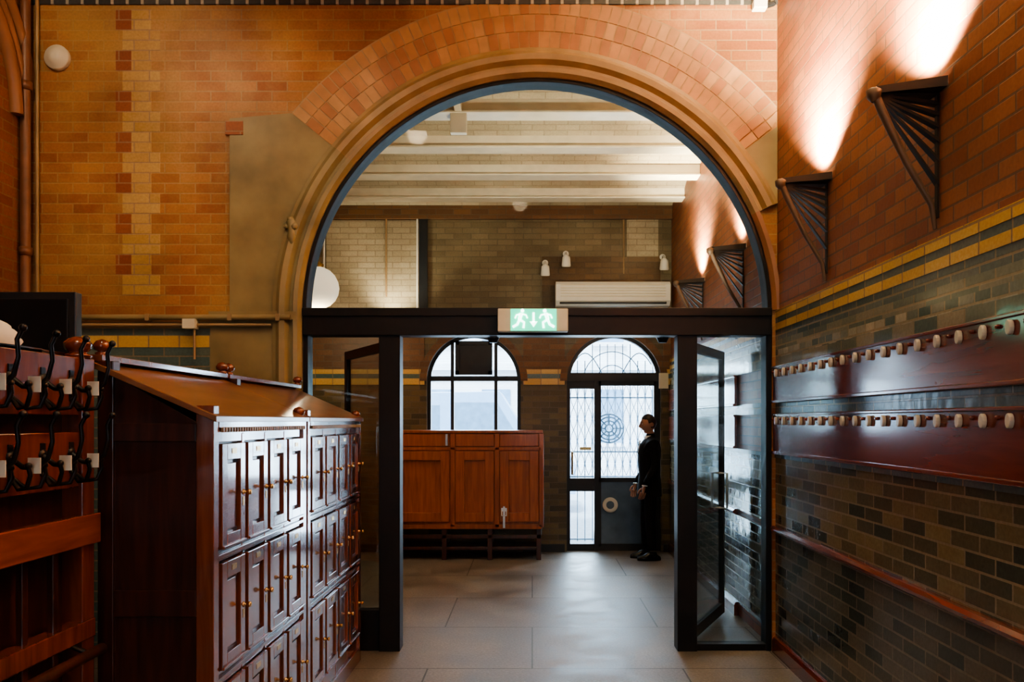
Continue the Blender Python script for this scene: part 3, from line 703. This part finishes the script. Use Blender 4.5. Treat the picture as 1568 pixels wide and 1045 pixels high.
def pendant(x,y,z,top,energy,r=.16):
    e=empty('globe_pendant_lamp'); b=MB(); b.ball((x,y,z),r,'globe',20); b.lathe((x,y,z+r*.9),(0,0,1),[(0,.06),(.05,.07),(.08,.02)],'brass',14); b.tube([(x,y,z+r),(x,y,top)],.012,'brass'); b.lathe((x,y,top-.03),(0,0,1),[(0,.03),(.03,.06)],'brass',14); b.obj('lamp',e)
    l=bpy.data.lights.new('glow','POINT'); l.energy=energy; l.color=(1,.80,.56); l.shadow_soft_size=.2
    o=bpy.data.objects.new('glow',l); COL.objects.link(o); o.location=(x,y,z-r-.1); o.parent=e
pendant(-2.42,9.2,3.2,VZ+.1,40,.24)
def spot(name,loc,tgt,en,col,size,rad=.05):
    l=bpy.data.lights.new(name,'SPOT'); l.energy=en; l.color=col; l.spot_size=math.radians(size); l.spot_blend=.8; l.shadow_soft_size=rad
    o=bpy.data.objects.new(name,l); COL.objects.link(o); o.location=loc; o.rotation_euler=(Vector(tgt)-Vector(loc)).to_track_quat('-Z','Y').to_euler(); return o
def fill_downlight(x,y,tx,ty,tz,en,size):  # unseen fittings added on the ceiling as warm fill for the hall
    e=empty('added_fill_downlight'); b=MB(); b.lathe((x,y,HC-.06),(0,0,1),[(0,.11),(.0,.13),(.06,.13)],'white',20); b.lathe((x,y,HC-.066),(0,0,1),[(0,.1),(.004,.1)],'globe',20); b.obj('dish',e)
    o=spot('beam',(x,y,HC-.1),(tx,ty,tz),en,(1,.78,.50),size,.12); o.parent=e
fill_downlight(-1.4,2.2,-1.2,4.2,0,130,140); fill_downlight(-.2,-1.0,0,.5,0,90,150); fill_downlight(-3.0,3.6,-3.1,6.0,4.0,120,70)
fill_downlight(-.9,3.9,-1.9,6.0,3.6,100,50)
spot('picture_uplight',(-1.8,10.15,3.02),(-1.75,10.55,3.7),40,(1,.84,.60),110)
b=MB()
for x in (-.3,1.0):  # hidden cans added behind the transom to brighten the vestibule ceiling
    b.lathe((x,WY+.26,2.30),(0,0,1),[(0,.03),(.04,.05),(.09,.06),(.10,.05)],'black',14); b.box(x-.02,x+.02,WY+.15,WY+.24,2.33,2.36,'black')
    o=spot('beam',(x,WY+.26,2.45),(x*.9,8.4,4.4),110 if x<0 else 190,(1,.85,.62),95,.06); o.parent=sc
b.obj('added_uplighter_cans',sc)

def area(name,loc,tgt,sx,sy,en,col):
    l=bpy.data.lights.new(name,'AREA'); l.shape='RECTANGLE'; l.size=sx; l.size_y=sy; l.energy=en; l.color=col
    o=bpy.data.objects.new(name,l); COL.objects.link(o); o.location=loc; o.rotation_euler=(Vector(tgt)-Vector(loc)).to_track_quat('-Z','Z').to_euler(); return o
area('daylight_door',(1.06,FAR+.5,1.3),(.6,5,.8),1.1,2.3,170,(.60,.79,1))
area('daylight_window',(-.76,FAR+.5,2.1),(-.76,5,.8),1.1,1.2,55,(.60,.79,1))
l=bpy.data.lights.new('street_sun','SUN'); l.energy=9; l.angle=.1; l.color=(.88,.94,1)
o=bpy.data.objects.new('street_sun',l); COL.objects.link(o); o.location=(0,0,20); o.rotation_euler=Vector((.25,.75,-1)).to_track_quat('-Z','Y').to_euler()

# ------------------------------------------------------------------ man
import bmesh
def skin_obj(name,chains,mat,parent,sub=2):
    bm=bmesh.new(); L=bm.verts.layers.skin.verify()
    for vs,es in chains:
        bv=[]
        for i,(co,r) in enumerate(vs):
            v=bm.verts.new(co); v[L].radius=r if isinstance(r,tuple) else (r,r); v[L].use_root=(i==0); bv.append(v)
        for a,c in es: bm.edges.new((bv[a],bv[c]))
    me=bpy.data.meshes.new(name); bm.to_mesh(me); bm.free()
    o=bpy.data.objects.new(name,me); COL.objects.link(o); o.parent=parent; me.materials.append(M[mat])
    s=o.modifiers.new('Skin','SKIN'); s.use_smooth_shade=True
    ss=o.modifiers.new('Sub','SUBSURF'); ss.levels=sub; ss.render_levels=sub
    return o
man=empty('man',(1.44,10.03,0)); man.rotation_euler=(0,0,math.radians(-86))
V=[((0,0,.97),(.15,.115)),((0,0,1.12),(.135,.11)),((0,-.015,1.30),(.16,.125)),((0,.01,1.43),(.13,.10)),((0,.02,1.50),(.062,.065)),((0,.0,1.57),(.052,.055)),
((.165,.015,1.43),.068),((.215,.035,1.16),.054),((.20,-.10,.93),.040),
((-.165,.015,1.43),.068),((-.215,.03,1.16),.054),((-.20,-.13,.93),.040),
((.09,0,.86),.092),((.095,-.015,.50),.070),((.10,.02,.12),.058),((-.09,0,.86),.092),((-.095,-.03,.50),.070),((-.10,-.02,.12),.058)]
E=[(0,1),(1,2),(2,3),(3,4),(4,5),(3,6),(6,7),(7,8),(3,9),(9,10),(10,11),(0,12),(12,13),(13,14),(0,15),(15,16),(16,17)]
skin_obj('suit_body',[(V,E)],'suit',man)
b=MB(); rings=[(.78,.185,.150,0),(.90,.180,.145,0),(1.05,.160,.130,0),(1.20,.168,.138,-.005),(1.34,.185,.140,0),(1.42,.175,.120,.01),(1.475,.11,.085,.018),(1.495,.07,.07,.015)]
vs=[];n=28
for z,rx,ry,yo in rings:
    for j in range(n):
        q=2*math.pi*j/n; vs.append((rx*math.cos(q),yo+ry*math.sin(q),z))
b.add(vs,[(i*n+j,i*n+(j+1)%n,(i+1)*n+(j+1)%n,(i+1)*n+j) for i in range(len(rings)-1) for j in range(n)],'suit',True)
b.add([(-.05,-.115,1.46),(.05,-.115,1.46),(.0,-.160,1.24),(0,-.125,1.46)],[(0,2,3),(3,2,1)],'shirt')
b.add([(-.014,-.128,1.47),(.014,-.128,1.47),(.02,-.158,1.30),(0,-.168,1.24),(-.02,-.158,1.30)],[(0,1,2,3,4)],'suit')
b.lathe((0,.005,1.485),(0,-.15,1),[(0,.075),(.02,.068),(.035,.062),(.038,.056)],'shirt',20)
for s in (-1,1): b.lathe((.20*s,-.10 if s>0 else -.13,.920),(0,-.1,-1),[(-.004,.034),(.008,.034)],'shirt',14)
b.obj('jacket',man)
def headpt(d,scale=1.0):
    x,y,z=d
    X=x*.076; Y=y*.096; Z=z*.120
    if z<0:
        k=1-.28*(-z)**1.3; X*=k
        if y>0: Y*=1-.45*(-z)
        else: Y*=1-.05*(-z)
    if y<0:
        g=lambda ux,uz,s1,s2:math.exp(-((x-ux)/s1)**2-((z-uz)/s2)**2)
        Y-= .028*g(0,-.16,.13,.16)
        Y-= .014*g(0,.05,.12,.20)
        Y-= .006*g(0,.28,.6,.10)
        Y+= .010*(g(.38,.08,.2,.11)+g(-.38,.08,.2,.11))
        Y-= .008*g(0,-.48,.28,.07); Y+=.004*g(0,-.40,.3,.03); Y+=.005*g(0,-.62,.4,.06); Y-=.014*g(0,-.84,.35,.14)
    return Vector((X,Y,Z))*scale
def headmesh(name,mat,scale,keep):
    bm=bmesh.new(); bmesh.ops.create_uvsphere(bm,u_segments=48,v_segments=36,radius=1)
    kill=[f for f in bm.faces if not keep(f.calc_center_median())]
    bmesh.ops.delete(bm,geom=kill,context='FACES')
    for v in bm.verts: v.co=headpt(v.co,scale)
    for f in bm.faces: f.smooth=True
    me=bpy.data.meshes.new(name); bm.to_mesh(me); bm.free(); me.materials.append(M[mat])
    o=bpy.data.objects.new(name,me); COL.objects.link(o); o.parent=man; o.location=(0,-.012,1.662); o.rotation_euler=(math.radians(8),0,0); return o
headmesh('head','skin',1,lambda c:True)
def hk(c):
    if c.y<-.15: return c.z>.42+.35*(-c.y-.15) if c.z<.9 else True
    if c.y<.12: return c.z>.05
    return c.z>-.45 
hr=headmesh('hair','hair',1.045,hk); so=hr.modifiers.new('s','SOLIDIFY'); so.thickness=.008; so.offset=-.8
b=MB()
skin_obj('neck',[([((0,.018,1.49),.052),((0,.008,1.56),.05),((0,0,1.60),.05)],[(0,1),(1,2)])],'skin',man)
for s in (-1,1):
    b.lathe((s*.074,.008,1.655),(s,.35,0),[(0,.012),(.006,.022),(.012,.026),(.016,.020),(.012,.012)],'skin',14)
    b.ball((s*.029,-.092,1.665),.010,'eye',10); b.ball((s*.029,-.099,1.665),.005,'hair',8)
    b.tube([(s*.015,-.108,1.684),(s*.03,-.106,1.688),(s*.045,-.094,1.684)],.003,'hair',6)
b.tube([(-.02,-.106,1.597),(0,-.112,1.599),(.02,-.106,1.597)],.004,'lip',6)
b.obj('face_details',man)
def hand(s,w):
    w=Vector(w); ch=[]
    down=Vector((0,-.22,-1)).normalized(); fw=Vector((0,-1,.22)).normalized(); inn=Vector((-s,0,0))
    P=lambda a,f,i: tuple(w+down*a+fw*f+inn*i)
    ch.append(([(P(.0,0,0),(.024,.026)),(P(.035,0,0),(.030,.020)),(P(.075,0,.002),(.034,.018)),(P(.095,0,.004),(.030,.014))],[(0,1),(1,2),(2,3)]))
    for f,L in ((-.030,.060),(-.010,.074),(.010,.080),(.029,.072)):
        ch.append(([(P(.075,f,.002),.009),(P(.10,f,.004),.0095),(P(.10+L*.45,f,.012),.0085),(P(.10+L*.78,f,.028),.008),(P(.10+L*.92,f,.042),.0065)],[(0,1),(1,2),(2,3),(3,4)]))
    ch.append(([(P(.03,.02,.002),.012),(P(.055,.042,.008),.011),(P(.085,.052,.018),.0095),(P(.108,.05,.028),.008)],[(0,1),(1,2),(2,3)]))
    skin_obj('hand',ch,'skin',man)
hand(1,(.20,-.105,.915)); hand(-1,(-.20,-.135,.915))
b=MB()
for s,dy in ((.10,.02),(-.10,-.03)):
    vs=[];n=20
    for z,k,top in ((0,1,0),(.02,1.02,0),(.045,.97,0),(.07,.8,1),(.10,.55,1)):
        for j in range(n):
            q=2*math.pi*j/n; yy=math.sin(q); ly=.145*yy*k; 
            if top: ly=ly*.75+.03*(1 if z>.08 else .5)
            wx=.048*math.cos(q)*k*(1.08 if yy<0 else .9)
            vs.append((s+wx,dy-.045+ly,z))
    b.add(vs,[(i*n+j,i*n+(j+1)%n,(i+1)*n+(j+1)%n,(i+1)*n+j) for i in range(4) for j in range(n)]+[tuple(range(n)),tuple(range(4*n,5*n))],'shoe',True)
b.obj('shoes',man)

# ------------------------------------------------------------------ world + camera
w=bpy.data.worlds.new('World'); S.world=w; w.use_nodes=True; nt=w.node_tree; bg=nt.nodes['Background']
bg.inputs[0].default_value=(.72,.86,1,1); bg.inputs[1].default_value=6.5
cam=bpy.data.cameras.new('camera'); co=bpy.data.objects.new('camera',cam); COL.objects.link(co); S.camera=co
co.location=(0,0,1.7); co.rotation_euler=(math.radians(90),0,0)
cam.sensor_width=36; cam.lens=1250/1568*36; cam.shift_x=-(815-784)/1568; cam.shift_y=(645-522.5)/1568; cam.clip_start=.05
